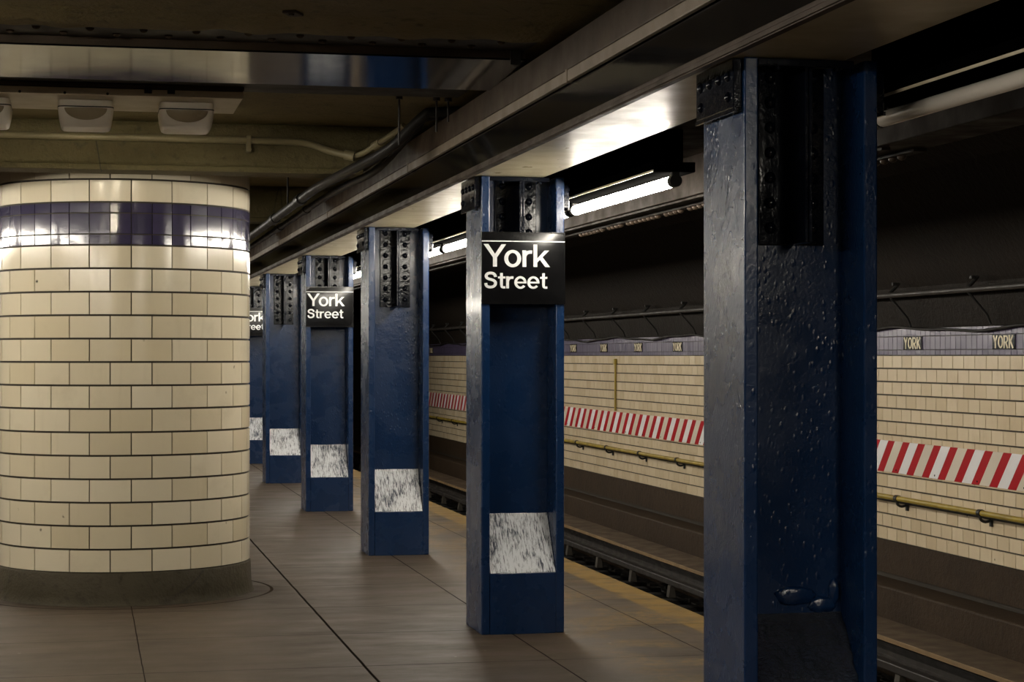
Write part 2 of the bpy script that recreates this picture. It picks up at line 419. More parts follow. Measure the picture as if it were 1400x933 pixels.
# ------------------------------------------------------------------ riveted steel columns
CX, CW, CD = 2.442, .484, .46
hw, hd, ft = CW/2, CD/2, .05
CYS = [6.47 + hd, 11.07 + hd, 15.64 + hd, 20.21 + hd, 24.78 + hd, 29.35 + hd]
CT = 2.605
def column(y, label, painted):
    t = thing('steel_column', (CX, y, 0), label, 'column', 'blue columns along the platform edge')
    for s in (-1, 1):
        m = MB(); x0, x1 = (-hw, -hw+ft) if s < 0 else (hw-ft, hw)
        m.box(x0, x1, -hd, hd, 0, CT, .006); fl = m.build('flange', 'blue', t)
        # riveted bracket plate at the head of the flange
        m = MB(); a, b = (-hw-.034, -hw-.001) if s < 0 else (hw+.001, hw+.034)
        m.box(a, b, -hd+.02, hd-.02, 2.43, 2.602, .005)
        m.box(a if s < 0 else b-.01, a+.01 if s < 0 else b, -hd+.01, hd-.01, 2.418, 2.432)
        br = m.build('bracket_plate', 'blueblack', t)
        for k in range(4):
            for zz in ((2.475, 2.545) if k in (0, 3) else (2.545,)):
                m = MB(); m.dome(((a if s < 0 else b), -hd+.075+k*.103, zz), .019, .013, (s, 0, 0)); m.build('rivet', 'blueblack', br)
    m = MB(); m.box(-hw+ft, hw-ft, -.015, .015, 0, CT); m.build('web', 'blue', t)
    for fr in (-1, 1):          # towards the camera and away from it
        for s in (-1, 1):
            m = MB(); ya, yb = sorted((fr*.0155, fr*.030)); yc, yd = sorted((fr*.0155, fr*.205))
            xa, xb = sorted((s*.001, s*.122)); xc, xd = sorted((s*.001, s*.0145))
            m.box(xa, xb, ya, yb, 1.975, 2.6, .003); m.box(xc, xd, yc, yd, 1.975, 2.6, .003)
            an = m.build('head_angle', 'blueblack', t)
            if fr < 0:
                for k in range(7):
                    m = MB(); m.dome((s*.079, fr*.030, 2.035+k*.0885), .0215, .017, (0, fr, 0)); m.build('rivet', 'blueblack', an)
        ya, yb = sorted((fr*.20, fr*.225)); yc, yd = sorted((fr*.21, fr*.226))
        m = MB(); m.box(-hw+ft+.002, .158, min(fr*.206, fr*.226), max(fr*.206, fr*.226), 2.578, 2.603, .003)
        cp = m.build('cap_angle', 'blueblack', t)
        if fr < 0:
            for bx in (-.118, .098):
                m = MB(); m.cyl((bx, -.216, 2.578), (bx, -.216, 2.566), .013, n=6); m.build('bolt', 'blueblack', cp)
        # concrete fill in the foot of the recess with its sloped top
        m = MB(); prof = [(fr*.2315, .001), (fr*.2315, .345), (fr*.016, .672), (fr*.016, .001)]
        m.prism(prof, -hw+ft+.001, hw-ft-.001, 'x'); fill = m.build('concrete_fill', 'blue', t)
        if fr < 0:
            d = Vector((0, .2155, .327)).normalized(); nn = Vector((0, -d.z, d.y))
            A = Vector((0, -.2315, .345)); L = math.hypot(.2155, .327)
            if painted:
                m = MB(); w0 = -hw+ft+.004; w1 = hw-ft-.003; N = 8
                rng = random.Random(int(y*10))
                for top in (0, 1): pass
                pts_lo = [(w0+(w1-w0)*i/N, .002+rng.uniform(0, .004)) for i in range(N+1)]
                pts_hi = [(w0+(w1-w0)*i/N, L-.0005-rng.uniform(0, .005)) for i in range(N+1)]
                vs = [Vector((x, 0, 0)) + A + d*l + nn*h for (x, l) in pts_lo+pts_hi for h in (0, .0025)]
                fs = []
                for i in range(N):
                    a0, a1, b0, b1 = 2*i+1, 2*i+3, 2*(N+1+i)+1, 2*(N+1+i)+3
                    fs += [[a0, a1, b1, b0], [a0-1, a1-1, a1, a0], [b0, b1, b1-1, b0-1]]
                m.add(vs, fs)
                pf = m.build('painted_slope', 'whitebrush', fill); pf['label'] = 'brushed white paint on the sloped foot'
            else:
                m = MB(); rng = random.Random(3); nx, nl = 44, 40; vs = []; fs = []
                from mathutils import noise as mn
                for j in range(nl+1):
                    for i in range(nx+1):
                        x = -hw+ft+.002 + (CW-2*ft-.004)*i/nx; l = L*1.0*j/nl
                        e = min(1, 6*min(j/nl, 1-j/nl))
                        h = .003 + e*(.014 + .016*mn.noise(Vector((x*14, l*14, 1))) + .010*mn.noise(Vector((x*40, l*60, 5))))
                        vs.append(Vector((x, 0, 0)) + A + d*l + nn*max(h, .001))
                for j in range(nl):
                    for i in range(nx): fs.append([j*(nx+1)+i, j*(nx+1)+i+1, (j+1)*(nx+1)+i+1, (j+1)*(nx+1)+i])
                m.add(vs, fs, 0, True); pf = m.build('lumpy_slope', 'lumpyblack', fill); pf['label'] = 'lumpy glossy black paint on the sloped foot'
                # drips of thick paint on the web just above the slope
                m = MB()
                for (bx, bz, rx, rz) in ((.02, .735, .075, .035), (.165, .745, .022, .05), (.12, .70, .05, .03)):
                    bm = bmesh.new(); bmesh.ops.create_icosphere(bm, subdivisions=3, radius=1)
                    for v in bm.verts:
                        k = 1 + .25*mn.noise(v.co*2.2+Vector((bx*50, 0, 0)))
                        v.co = Vector((bx + v.co.x*rx*k, -.013 + v.co.y*.016*k, bz + v.co.z*rz*k))
                    m.bm(bm, 0, True)
                m.build('paint_lump', 'blue', t)
    return t
LB = [('large dark blue riveted column nearest the camera, black lumpy foot and no sign', False),
      ('blue riveted column wearing the largest York Street sign, white painted foot', True),
      ('bare blue riveted column without sign, standing just behind the largest sign column', True),
      ('blue riveted column wearing the middle-sized York Street sign, beyond the bare third column', True),
      ('bare narrow blue column without sign, between the two smaller York Street signs', True),
      ('farthest blue column, half hidden behind the tiled round pillar, with the smallest sign', True)]
cols = [column(y, l, p) for y, (l, p) in zip(CYS, LB)]

# ------------------------------------------------------------------ York Street signs
def sign(y, label):
    t = thing('station_sign', (CX, y-hd-.001, 2.083), label, 'sign', 'black York Street signs on the columns')
    W, H = CW+.004, .41
    # slightly cushioned enamel panel
    m = MB(); nx, nz = 12, 10; vs = []; fs = []
    def put(a, b, d): # a,b from the lower left corner
        u = 2*a/W-1; v = 2*b/H-1
        bul = .006*(1-u**4)*(1-v**4) + .004*max(0, (b-.37)/.04)*0
        return Vector((a-W/2, -.012-bul-d, b-H/2))
    for j in range(nz+1):
        for i in range(nx+1): vs.append(put(W*i/nx, H*j/nz, 0))
    for j in range(nz):
        for i in range(nx): fs.append([j*(nx+1)+i, j*(nx+1)+i+1, (j+1)*(nx+1)+i+1, (j+1)*(nx+1)+i])
    m.add(vs, fs, 0, True)
    m.box(-W/2, W/2, -.0125, -.001, -H/2, H/2, .002)
    m.build('panel', 'signblack', t)
    m = MB(); n = 16
    ps = [[(W*(.004+.992*i/n), .354), (W*(.004+.992*(i+1)/n), .354), (W*(.004+.992*(i+1)/n), .360), (W*(.004+.992*i/n), .360)] for i in range(n)]
    lettering(m, ps, put, .0012); m.build('white_line', 'lettering', t)
    m = MB(); ps = [[(a+.0125, b+.212) for a, b in p] for p in text_polys(G, 'York', .385, .128)]
    ps += [[(a+.0165, b+.089) for a, b in p] for p in text_polys(G, 'Street', .366, .093)]
    lettering(m, ps, put, .0016); m.build('lettering', 'lettering', t)
    return t
sign(CYS[1], 'largest black sign reading York Street, on the second blue column from the camera')
sign(CYS[3], 'middle-sized black sign reading York Street, on the fourth blue column')
sign(CYS[5], 'smallest black sign, its start hidden by the tiled pillar so it reads rk eet')

# ------------------------------------------------------------------ round tiled pillar
def tiled_pillar():
    t = thing('tiled_pillar', (PX, PY, 0), 'thick round pillar of cream tiles with a purple band, standing on the platform', 'pillar')
    n = 96
    m = MB()
    prof = [(PR+.03, .001), (PR+.022, .012), (PR+.012, .06), (PR+.006, .2), (PR-.004, .212), (PR-.02, .212)]
    vs = []; fs = []
    for r, z in prof: vs += [(r*math.cos(2*PI*i/n), r*math.sin(2*PI*i/n), z) for i in range(n)]
    for j in range(len(prof)-1):
        for i in range(n): fs.append([j*n+i, j*n+(i+1) % n, (j+1)*n+(i+1) % n, (j+1)*n+i])
    m.add(vs, fs, 0, True); m.build('concrete_base', 'pillarbase', t)
    m = MB(); m.cyl((0, 0, .2), (0, 0, ZC-.002), PR-.008, n=96); m.build('grout_core', 'grout', t)
    def ctile(m, a0, a1, z0, z1, tint, g=.0028):
        ga = g/PR; a0 += ga; a1 -= ga; z0 += g*1.9; z1 -= g*1.9; K = 5; b = .0014; ba = b/PR
        vs = []; fs = []
        tl = [random.uniform(-.0010, .0010) for _ in range(4)]
        def P(r, a, z): return (r*math.cos(a), r*math.sin(a), z)
        for i in range(K+1):
            f = i/K; a = a0+(a1-a0)*f; ai = a0+ba+(a1-a0-2*ba)*f
            lo = tl[0]*(1-f)+tl[1]*f; hi = tl[2]*(1-f)+tl[3]*f
            vs += [P(PR-.009, a, z0), P(PR+lo, ai, z0+b), P(PR+hi, ai, z1-b), P(PR-.009, a, z1)]
        for i in range(K):
            o = 4*i; m_ = [[o+j, o+4+j, o+5+j, o+1+j] for j in range(3)]; fs += m_
        m.add(vs, fs[0::3]+fs[2::3], 0, False, tint); m.add(vs, fs[1::3], 0, True, tint)
        m.add(vs, [[0, 1, 2, 3], [4*K+3, 4*K+2, 4*K+1, 4*K]], 0, False, tint)
    N = 20; st = 2*PI/N
    # joint angle of the lowest row as seen from the platform
    fa = math.atan2(0-PY, 0-PX)
    base = fa + R(12.0)
    m = MB(); rh = (2.286-.210)/14
    for r in range(14):
        for k in range(N):
            a = base + st*(k + .5*(r % 2)); ctile(m, a, a+st, .210+r*rh, .210+(r+1)*rh, random.random()**1.4)
    for r, (z0, z1) in enumerate(((2.556, 2.702), (2.702, 2.848), (2.848, 2.99))):
        for k in range(N):
            a = base + st*(k + .5*((r+1) % 2)); ctile(m, a, a+st, z0, z1, random.random()**1.4)
    m.build('cream_tiling', 'pillartile', t, tint=True)
    m = MB()
    for z0, z1 in ((2.287, 2.354), (2.354, 2.488), (2.488, 2.555)):
        for k in range(2*N):
            a = base + st/2*k; ctile(m, a, a+st/2, z0, z1, random.random(), .0016)
    b = m.build('purple_band', 'purpletile', t, tint=True); b['label'] = 'band of glossy purple tiles'
    return t
tiled_pillar()

# ------------------------------------------------------------------ girder over the columns
def long_girder(sx, name, label):
    # sx maps local x (as on the right-hand side) to world x
    def bx(m, a, b, *r, **k):
        a, b = sorted((sx(a), sx(b))); m.box(a, b, *r, **k)
    t = thing(name, (0, 0, 0), label, 'girder')
    m = MB(); bx(m, 2.075, 2.575, Y0+.01, Y1-.01, 2.607, 2.642, .003); m.build('lower_flange', 'creampaint', t)
    m = MB(); bx(m, 2.024, 2.042, Y0+.01, Y1-.01, 2.560, 2.578, .003); bx(m, 2.032, 2.062, Y0+.01, Y1-.01, 2.556, 2.5965, .003); m.build('bottom_lip', 'brownpaint', t)
    m = MB(); bx(m, 2.050, 2.072, Y0+.01, Y1-.01, 2.597, 2.756); bx(m, 2.0725, 2.36, Y0+.01, Y1-.01, 2.6425, 2.821); bx(m, 2.3605, 2.858, Y0+.01, Y1-.01, 2.80, 2.8205); m.build('black_panel', 'blackgloss', t)  # last box is a black sheet added where the recess lies in shade
    m = MB(); bx(m, 2.026, 2.049, Y0+.01, Y1-.01, 2.762, 2.812, .004)
    for q in range(9): bx(m, 2.022, 2.049, 4.0+q*4.3, 4.03+q*4.3, 2.758, 2.816, .002)
    m.build('trim_strip', 'trimtan', t)
    m = MB(); bx(m, 2.04, 2.85, Y0+.01, Y1-.01, 2.822, 2.961, .004); m.build('fascia', 'brownpaint', t)
    return t
long_girder(lambda x: x, 'steel_girder', 'long brown and glossy black girder running over the row of blue columns')
long_girder(lambda x: 2*PX-x, 'steel_girder', 'matching long girder over the far side of the platform, outside the left edge')

# edge beam beyond the lamps, over the platform edge, with its row of rivets
def edge_beam(sx, label, rivets):
    def bx(m, a, b, *r, **k):
        a, b = sorted((sx(a), sx(b))); m.box(a, b, *r, **k)
    t = thing('edge_beam', (0, 0, 0), label, 'beam')
    m = MB(); bx(m, 3.39, 3.64, Y0+.01, Y1-.01, 2.50, 2.73, .006); bx(m, 2.86, 3.66, Y0+.01, Y1-.01, 2.731, 2.80)
    b = m.build('beam_body', 'edgebrown', t)
    if rivets:
        m = MB(); m.box(3.57, 3.632, 8.2, 40, 2.486, 2.4995); m.build('rivet_strip', 'edgebrown', t)
        for k in range(60):
            if k % 14 in (5, 10): continue
            mm = MB(); mm.dome((3.60, 8.4+k*.1, 2.4855), .022, .022, (0, 0, -1)); mm.build('rivet', 'brownpaint', t)
        m = MB(); m.box(3.42, 3.46, 8.2, 40, 2.488, 2.4995); m.build('conduit_strip', 'edgebrown', t)
    return t
edge_beam(lambda x: x, 'brown beam along the platform edge beside the fluorescent tubes', True)
edge_beam(lambda x: 2*PX-x, 'brown beam along the far platform edge, outside the left side', False)

# ------------------------------------------------------------------ fluorescent fixtures
TX, TZ, TL = 2.90, 2.463, 2.06
def fixture(x, y, lit, label, group='fluorescent tubes along the platform edge'):
    t = thing('ceiling_tube_lamp', (x, y, 2.73), label, 'lamp', group)
    m = MB(); m.box(-.11, .11, 0.03, 2.11, -.221, -.17, .004); m.box(-.055, .055, .06, 2.06, -.1695, -.002, .004); m.build('housing', 'housingblack', t)
    m = MB()
    m.cyl((0, .06, TZ-2.73), (0, .06+1.99+.03, TZ-2.73), .029, n=16); m.build('tube', 'tube_lit' if lit else 'tube_off', t)
    for s, (a, b) in enumerate(((.0, .06), (2.08, 2.14))):
        m = MB(); m.box(-.022, .022, a+.01, b-.01, TZ-2.73-.01, -.2215, .006); m.cyl((0, a+.003, TZ-2.73), (0, b-.003, TZ-2.73), .032); m.build('lamp_holder', 'blackmatte', t)
    # bright-edged rim strip along the housing
    m = MB(); m.box(-.1145, -.1105, .03, 2.11, -.2225, -.2125); m.build('rim', 'trayenamel', t)
    return t
names = {0: 'lit fluorescent tube nearest the camera, between the first and second blue columns',
         1: 'lit fluorescent tube running on behind the largest York Street sign column',
         2: 'lit fluorescent tube mostly behind the second blue column, before the third',
         3: 'lit fluorescent tube seen between the second and third blue columns',
         4: 'lit fluorescent tube just behind the third blue column',
         5: 'lit fluorescent tube between the third and fourth blue columns'}
f0 = fixture(TX, 9.58, True, names[0])
for k in range(1, 14):
    dup(f0, (TX, 9.58+2.2*k, 2.73), names.get(k, 'far lit fluorescent tube in the row beyond the fourth blue column'))
fixture(TX, 4.86, False, 'unlit grey fluorescent tube at upper right, beside the nearest column', 'unlit tubes')
for k in range(-2, 14):
    dup(f0, (2*PX-TX, 5.18+2.2*k if k < 0 else 5.18+2.2*k, 2.73), 'lit fluorescent tube over the far platform edge, outside the picture')['group'] = 'tubes over the far platform edge'
for k in range(3):
    dup(f0, (TX, 2.2-2.2*k, 2.73), 'lit fluorescent tube behind the camera over the near platform edge')['group'] = 'tubes behind the camera'

# ------------------------------------------------------------------ transverse ceiling steel and concrete, left half of the picture
XR = 2.035
t = thing('cross_girder', (0, 0, 0), 'flat glossy black girder crossing the ceiling above the lamp tray', 'girder')
GY0, GY1 = 9.17, 10.02
m = MB(); m.prism([(GY0, 2.977), (GY1, 2.947), (GY1, 2.955), (GY0, 2.985)], -1.48, XR, 'x'); m.build('bottom_plate', 'blackgloss', t)
m = MB(); m.box(-1.48, XR, GY0+.001, GY0+.03, 2.9855, ZC-.004, .002); m.build('front_channel', 'brownpaint', t)
for (sx_, sw) in ((-.62, .05), (.0, 0), (1.96, .05)):
    if sw:
        m = MB(); m.box(sx_, sx_+sw, GY0-.012, GY0-.001, 2.955, ZC-.003, .002); m.build('hanger_strap', 'blackmatte', t)
# riveted black plate on the ceiling before the girder, plain black strip behind
def ceiling_strip(y0, y1, label, rv):
    t = thing('ceiling_strip', (0, (y0+y1)/2, ZC), label, 'plate')
    m = MB(); m.box(-1.48, XR, y0-(y0+y1)/2, y1-(y0+y1)/2, -.014, -.001, .002); p = m.build('plate', 'blackmatte', t)
    if rv:
        for k in range(22):
            mm = MB(); mm.dome((-.55+k*.115, (-.06 if k % 2 else .07), -.014), .019, .015, (0, 0, -1), n=10); mm.build('rivet', 'brownpaint', t)
    return t
ceiling_strip(8.80, GY0-.016, 'black riveted plate on the ceiling in front of the cross girder', True)
ceiling_strip(GY1+.004, 10.90, 'plain black strip on the ceiling behind the cross girder', False)

# broken plaster lip along the near edge of the plate
m = MB(); rng = random.Random(5); n = 150; vs = []; fs = []
from mathutils import noise as mn
for i in range(n+1):
    x = -1.48 + 3.5*i/n
    a = .02*mn.noise(Vector((x*3, 0, 0))) + .012*mn.noise(Vector((x*12, 3, 0)))
    dz = .018 + .014*mn.noise(Vector((x*6, 8, 0)))
    for (yy, zz) in ((8.45, ZC-.001), (8.66, ZC-dz*1.2), (8.76+a, ZC-dz-.018), (8.785+a, ZC-dz), (8.79+a*.5, ZC-.001)): vs.append((x, yy, zz))
for i in range(n):
    for j in range(4): fs.append([5*i+j, 5*i+j+1, 5*i+5+j+1, 5*i+5+j])
m.add(vs, fs, 0, True); o = m.build('ceiling_plaster', 'plaster'); tag(o, 'rough broken plaster edge on the ceiling at the top left', 'plaster')

m = MB(); m.box(-.03, .03, -.05, .05, -.012, -.001, .002); m.cyl((0, -.02, -.012), (0, -.02, -.02), .012, n=8)
t = m.build('ceiling_bracket', 'brownpaint', loc=(.86, 8.40, ZC)); tag(t, 'small plate with a bolt hole on the ceiling, top left', 'bracket'); t.rotation_euler.z = R(-25)

# lamp tray and its floodlights
TY0, TY1 = 10.72, 11.42
t = thing('lamp_tray', (0, 0, 0), 'long cream metal tray across the ceiling carrying three floodlights', 'tray')
tray0 = t
m = MB(); m.box(-1.48, .83, TY0, TY1, 2.962, 2.9845, .002); m.build('tray_bottom', 'trayenamel', t)
m = MB(); m.box(-1.48, .83, TY0-.012, TY0-.0005, 2.958, 2.995, .002); m.build('front_lip', 'trayenamel', t)
m = MB(); m.box(-1.48, .835, TY0-.022, TY0+.05, 3.0, ZC-.016, .002); m.build('top_rail', 'brownpaint', t)
for bx in (.31, .43):
    m = MB(); m.box(bx, bx+.04, TY0-.03, TY0-.0225, 2.972, 3.008, .002); m.build('clip', 'blackmatte', t)
for bx in (-.95, -.6, -.33, -.1, .12):
    m = MB(); m.dome((bx, TY0-.012, 2.966), .008, .006, (0, -1, 0), n=8); m.build('screw', 'blackmatte', t)
for bx in (-1.2, -.45, .25, .7):
    m = MB(); m.box(bx, bx+.05, TY0+.1, TY0+.2, 2.985, ZC-.0145); m.build('hanger', 'blackmatte', t)

def flood(x, label, y=11.08, lens='lens_lit'):
    t = thing('floodlight', (x, y, 2.961), label, 'lamp', 'floodlights under the cream tray')
    def rbox(w0, w1, d0, d1, z0, z1, rc, n=6, arch=0.0):
        # rounded-corner frustum: size w0 x d0 at z0, w1 x d1 at z1; arch lifts the middle of the top
        def loop(w, d, z, r):
            pts = []
            for cx, cy, a in ((1, 1, 0), (-1, 1, 90), (-1, -1, 180), (1, -1, 270)):
                for i in range(n+1):
                    an = R(a+90*i/n); pts.append(Vector((cx*(w/2-r)+r*math.cos(an), cy*(d/2-r)+r*math.sin(an), z)))
            return pts
        return loop(w0, d0, z0, rc), loop(w1, d1, z1, rc)
    def skin(m, loops):
        n = len(loops[0]); vs = [p for l in loops for p in l]
        fs = [[j*n+i, j*n+(i+1) % n, (j+1)*n+(i+1) % n, (j+1)*n+i] for j in range(len(loops)-1) for i in range(n)]
        m.add(vs, fs, 0, True); m.add(vs, [list(range(n-1, -1, -1)), list(range((len(loops)-1)*n, len(loops)*n))], 0, False)
    m = MB(); a, b = rbox(.288, .284, .30, .296, -.034, -.001, .04); skin(m, [a, b]); m.build('mounting_collar', 'lampgrey', t)
    m = MB(); a, b = rbox(.296, .296, .308, .308, -.040, -.0345, .042); skin(m, [a, b]); m.build('gasket', 'blackmatte', t)
    m = MB(); ls = []
    for z, w in ((-.0405, .292), (-.055, .292), (-.09, .284), (-.125, .268), (-.139, .258), (-.1455, .238)):
        ls.append(rbox(w, w, w+.012, w+.012, z, z, .038)[0])
    skin(m, ls[::-1]); hs = m.build('housing', 'lampgrey', t)
    # bulged visor on the near side
    m = MB(); bm = bmesh.new(); bmesh.ops.create_uvsphere(bm, u_segments=32, v_segments=20, radius=1)
    geo = [v for v in bm.verts if v.co.z > .02]; bmesh.ops.delete(bm, geom=geo, context='VERTS')
    for v in bm.verts: v.co = Vector((v.co.x*.125, -.125 + v.co.y*.062, -.046 + v.co.z*.066))
    m.bm(bm, 0, True); m.build('visor', 'visor', hs)
    # glowing lens on the far side and underneath
    m = MB(); m.box(-.045, .045, .156, .160, -.105, -.07, .001); ln = m.build('lens', lens, t); ln['label'] = 'glowing lens'
    m = MB()
    for sx_ in (-1, 1): m.box(min(sx_*.098, sx_*.106), max(sx_*.098, sx_*.106), .158, .28, -.112, -.012, .002)
    m.build('shroud', 'lampgrey', t)
    return t
fl0 = flood(.545, 'rightmost of the three grey floodlights under the cream ceiling tray')
flood(.008, 'middle grey floodlight of the three under the cream ceiling tray')
flood(-.53, 'leftmost grey floodlight under the cream tray, cut by the left edge of the picture')

dup(tray0, (0, -4.7, 0), 'unseen second cream lamp tray added on the ceiling nearer the camera, above the top of the picture')
for fx in (-.85, -1.25):  # unseen tray and floodlights added to brighten the fronts of the visible lamps
    flood(fx, 'unseen floodlight added under the second tray, above the top of the picture', 6.38, 'lens_fill')['group'] = 'added floodlights of the nearer tray'
# concrete cross beams
BY0, BY1 = 12.50, 12.78
def cross_beam(y, label, full):
    t = thing('cross_beam', (0, y, 0), label, 'beam', 'concrete beams across the platform ceiling')
    m = MB(); n = 90; vs = []; fs = []
    for i in range(n+1):
        x = -1.48 + (2.02+1.48)*i/n
        r = lambda k, a: a*mn.noise(Vector((x*7, k, y)))
        zb = 2.762 + max(0, x-1.72)*.63
        for (yy, zz) in ((0, ZC-.002), (r(1, .004), ZC-.06), (-.004+r(2, .006), zb+.03), (.002+r(3, .005), zb), (.26, zb), (.26, ZC-.002)): vs.append((x, yy, zz))
    for i in range(n):
        for j in range(6): fs.append([6*i+j, 6*i+(j+1) % 6, 6*i+6+(j+1) % 6, 6*i+6+j])
    m.add(vs, fs, 0, True); m.add(vs, [list(range(6)), list(range(6*n+5, 6*n-1, -1))]); m.build('beam_body', 'plasterbeam', t)
    m = MB(); m.box(-1.48, 1.72, -.03, .27, 2.728, 2.7615, .004); m.build('bottom_flange', 'plasterbeam', t)
    return t
cb = cross_beam(BY0, 'olive concrete beam crossing the ceiling just in front of the tiled pillar', True)
for k in range(1, 7):
    dup(cb, (0, BY0+4.572*k, 0), 'olive concrete beam beyond the tiled pillar, %s cross beam behind the front one' % ('first', 'second', 'third', 'fourth', 'fifth', 'sixth')[k-1])

# cream conduit along the front beam with clamp and couplings
t = thing('cream_conduit', (0, 0, 0), 'cream painted conduit running along the front of the concrete cross beam', 'conduit')
m = MB(); CYc = BY0-.032
m.tube([(-1.45, CYc, 2.925), (-1.0, CYc, 2.927), (.6, CYc, 2.926), (1.15, CYc, 2.925), (1.36, CYc, 2.915), (1.5, CYc-.02, 2.87), (1.62, CYc-.06, 2.838)], .022); m.build('pipe', 'conduitcream', t)
m = MB(); m.tube([(1.625, CYc-.062, 2.838), (1.69, CYc-.10, 2.845), (1.78, CYc-.24, 2.90), (1.84, CYc-.38, 2.94), (1.90, CYc-.5, 2.985)], .017); m.build('elbow_pipe', 'conduitcream', t)
m = MB(); m.cyl((1.595, CYc-.05, 2.846), (1.655, CYc-.075, 2.832), .031); m.build('coupling', 'conduitcream', t)
m = MB(); m.cyl((1.755, CYc-.20, 2.885), (1.79, CYc-.255, 2.905), .025); m.build('coupling', 'conduitcream', t)
m = MB(); m.box(.985, 1.015, CYc-.03, CYc+.028, 2.85, 2.955, .006); m.cyl((1.0, CYc-.02, 2.868), (1.0, CYc-.045, 2.868), .016, n=8); m.build('clamp', 'conduitcream', t)

# black conduits that run along the girder and turn over it
def conduit(pts, r, label, cps):
    t = thing('black_conduit', (0, 0, 0), label, 'conduit')
    m = MB(); m.tube(pts, r); m.build('pipe', 'conduitblack', t)
    for a, b in cps:
        m = MB(); m.cyl(a, b, r*1.32); m.build('coupling', 'conduitblack', t)
    return t
conduit([(1.47, 50, 2.655), (1.46, 30, 2.655), (1.455, 18, 2.655), (1.45, 14.0, 2.655), (1.46, 12.9, 2.665), (1.55, 12.15, 2.70), (1.75, 11.6, 2.80), (1.92, 11.42, 2.97), (2.02, 11.38, 2.999), (2.5, 11.3, 2.999)], .031,
        'thick black conduit hung on rods, bending over the girder near the ceiling', [((1.448, 13.55, 2.655), (1.447, 13.75, 2.656)), ((1.455, 15.5, 2.655), (1.455, 15.75, 2.655)), ((1.455, 20.5, 2.655), (1.455, 20.8, 2.655))])
conduit([(1.60, 50, 2.645), (1.59, 30, 2.645), (1.58, 18, 2.645), (1.575, 14.2, 2.645), (1.585, 13.2, 2.65), (1.62, 12.42, 2.66), (1.74, 11.95, 2.72), (1.92, 11.66, 2.93), (2.02, 11.60, 2.999), (2.5, 11.55, 2.999)], .023,
        'thinner black conduit running beside the thick one along the girder', [((1.576, 14.4, 2.645), (1.576, 14.55, 2.645)), ((1.578, 16.4, 2.645), (1.578, 16.6, 2.645))])

def rod(x, y, z0, label):
    t = thing('hanger_rod', (x, y, ZC), label, 'rod', 'hanger rods under the ceiling')
    m = MB(); m.cyl((0, 0, z0-ZC), (0, 0, -.012), .006, n=8); m.build('rod', 'railsteel', t)
    m = MB(); m.cyl((0, 0, -.02), (0, 0, -.001), .02, n=6); m.build('nut', 'railsteel', t)
    return t
rod(1.715, 10.98, 2.76, 'thin hanger rod in front of the concrete cross beam, longest of three by the girder')
rod(1.93, 11.0, 2.84, 'short hanger rod beside the girder fascia, right of the long rod')
rod(2.0, 11.02, 2.90, 'shortest hanger rod, tight against the girder fascia')
rod(1.452, 14.55, 2.69, 'thin hanger rod holding the black conduit beyond the concrete cross beam')
rod(1.455, 19.0, 2.69, 'far hanger rod holding the black conduit beside the tiled pillar')

# ------------------------------------------------------------------ track side
# wall tablets
def tablet(y, label):
    t = thing('name_sign', (XW-.0095, y, 1.70), label, 'sign', 'small black YORK tablets in the purple wall band')
    m = MB(); m.box(0, .008, -.205, .205, -.0635, .0635, .002); m.build('plaque', 'signblack', t)
    m = MB(); ps = text_polys(D, 'YORK', .375, .106)
    lettering(m, ps, lambda a, b, d: Vector((-d-.0003, .1875-a, b-.053)), .0018); m.build('lettering', 'letteringcream', t)
    return t
TP = 1.842; ty = (16.38 - XW*.21)/.9777
tn = {0: 'small YORK tablet in the purple band at the right edge of the picture', 1: 'small YORK tablet just right of the nearest blue column',
      5: 'small YORK tablet just left of the nearest blue column', 6: 'small YORK tablet, second left of the nearest blue column',
      7: 'small YORK tablet, third left of the nearest blue column', 8: 'small YORK tablet nearest the right side of the large sign column'}
t0 = tablet(ty, tn[0])
for k in range(1, 20):
    if k in tn or k in (15, 16, 17): dup(t0, (XW-.0095, ty+TP*k, 1.70), tn.get(k, 'tiny far YORK tablet in the purple band between the second and third columns'))
# hazard boards
m = MB()
hb = thing('hazard_board', (XW-.004, 9.2, .64), 'long red and white diagonally striped board along the tiled track wall', 'board')
m.box(-.012, -.003, 0, 42.5, -.148, .148, .002); m.build('striped_panel', 'hazard', hb)
for k in range(26):
    m = MB(); m.dome((-.012, 3.0+k*.86, -.12), .009, .006, (-1, 0, 0), n=8); m.build('mount_bolt', 'blackmatte', hb)
# yellow pipe rail
pr = thing('pipe_rail', (XW-.11, 9.2, .275), 'rusty yellow pipe handrail on brackets along the tiled track wall', 'rail')
m = MB(); m.cyl((0, 0, 0), (0, 42.5, 0), .024, n=12); m.build('pipe', 'rustyellow', pr)
by = (16.59 - XW*.21)/.9777 - 9.2
for k in range(-2, 20):
    y = by + 1.735*k
    m = MB(); m.cyl((0, y-.03, 0), (0, y+.03, 0), .031, n=12); m.tube([(0, y, -.02), (.004, y, -.055), (.045, y, -.075), (.103, y, -.06)], .012); m.box(.088, .1035, y-.022, y+.022, -.115, -.03, .003); m.build('bracket', 'blackmatte', pr)
m = MB(); m.cyl((.07, .2, -.045), (.07, 42.4, -.045), .009, n=8); cb_ = m.build('cable', 'blackmatte', pr)
# vertical yellow pipe
vy = (20602/(843-115) - XW*.21)/.9777
vp = thing('wall_pipe', (XW-.022, vy, .80), 'thin rusty yellow pipe standing upright on the tiled wall above the striped board', 'pipe')
m = MB(); m.cyl((0, 0, 0), (0, 0, .73), .016, n=10); m.build('pipe', 'rustyellow', vp)
m = MB(); m.box(-.024, .015, -.035, .035, .66, .74, .005); m.build('junction_box', 'rustyellow', vp)
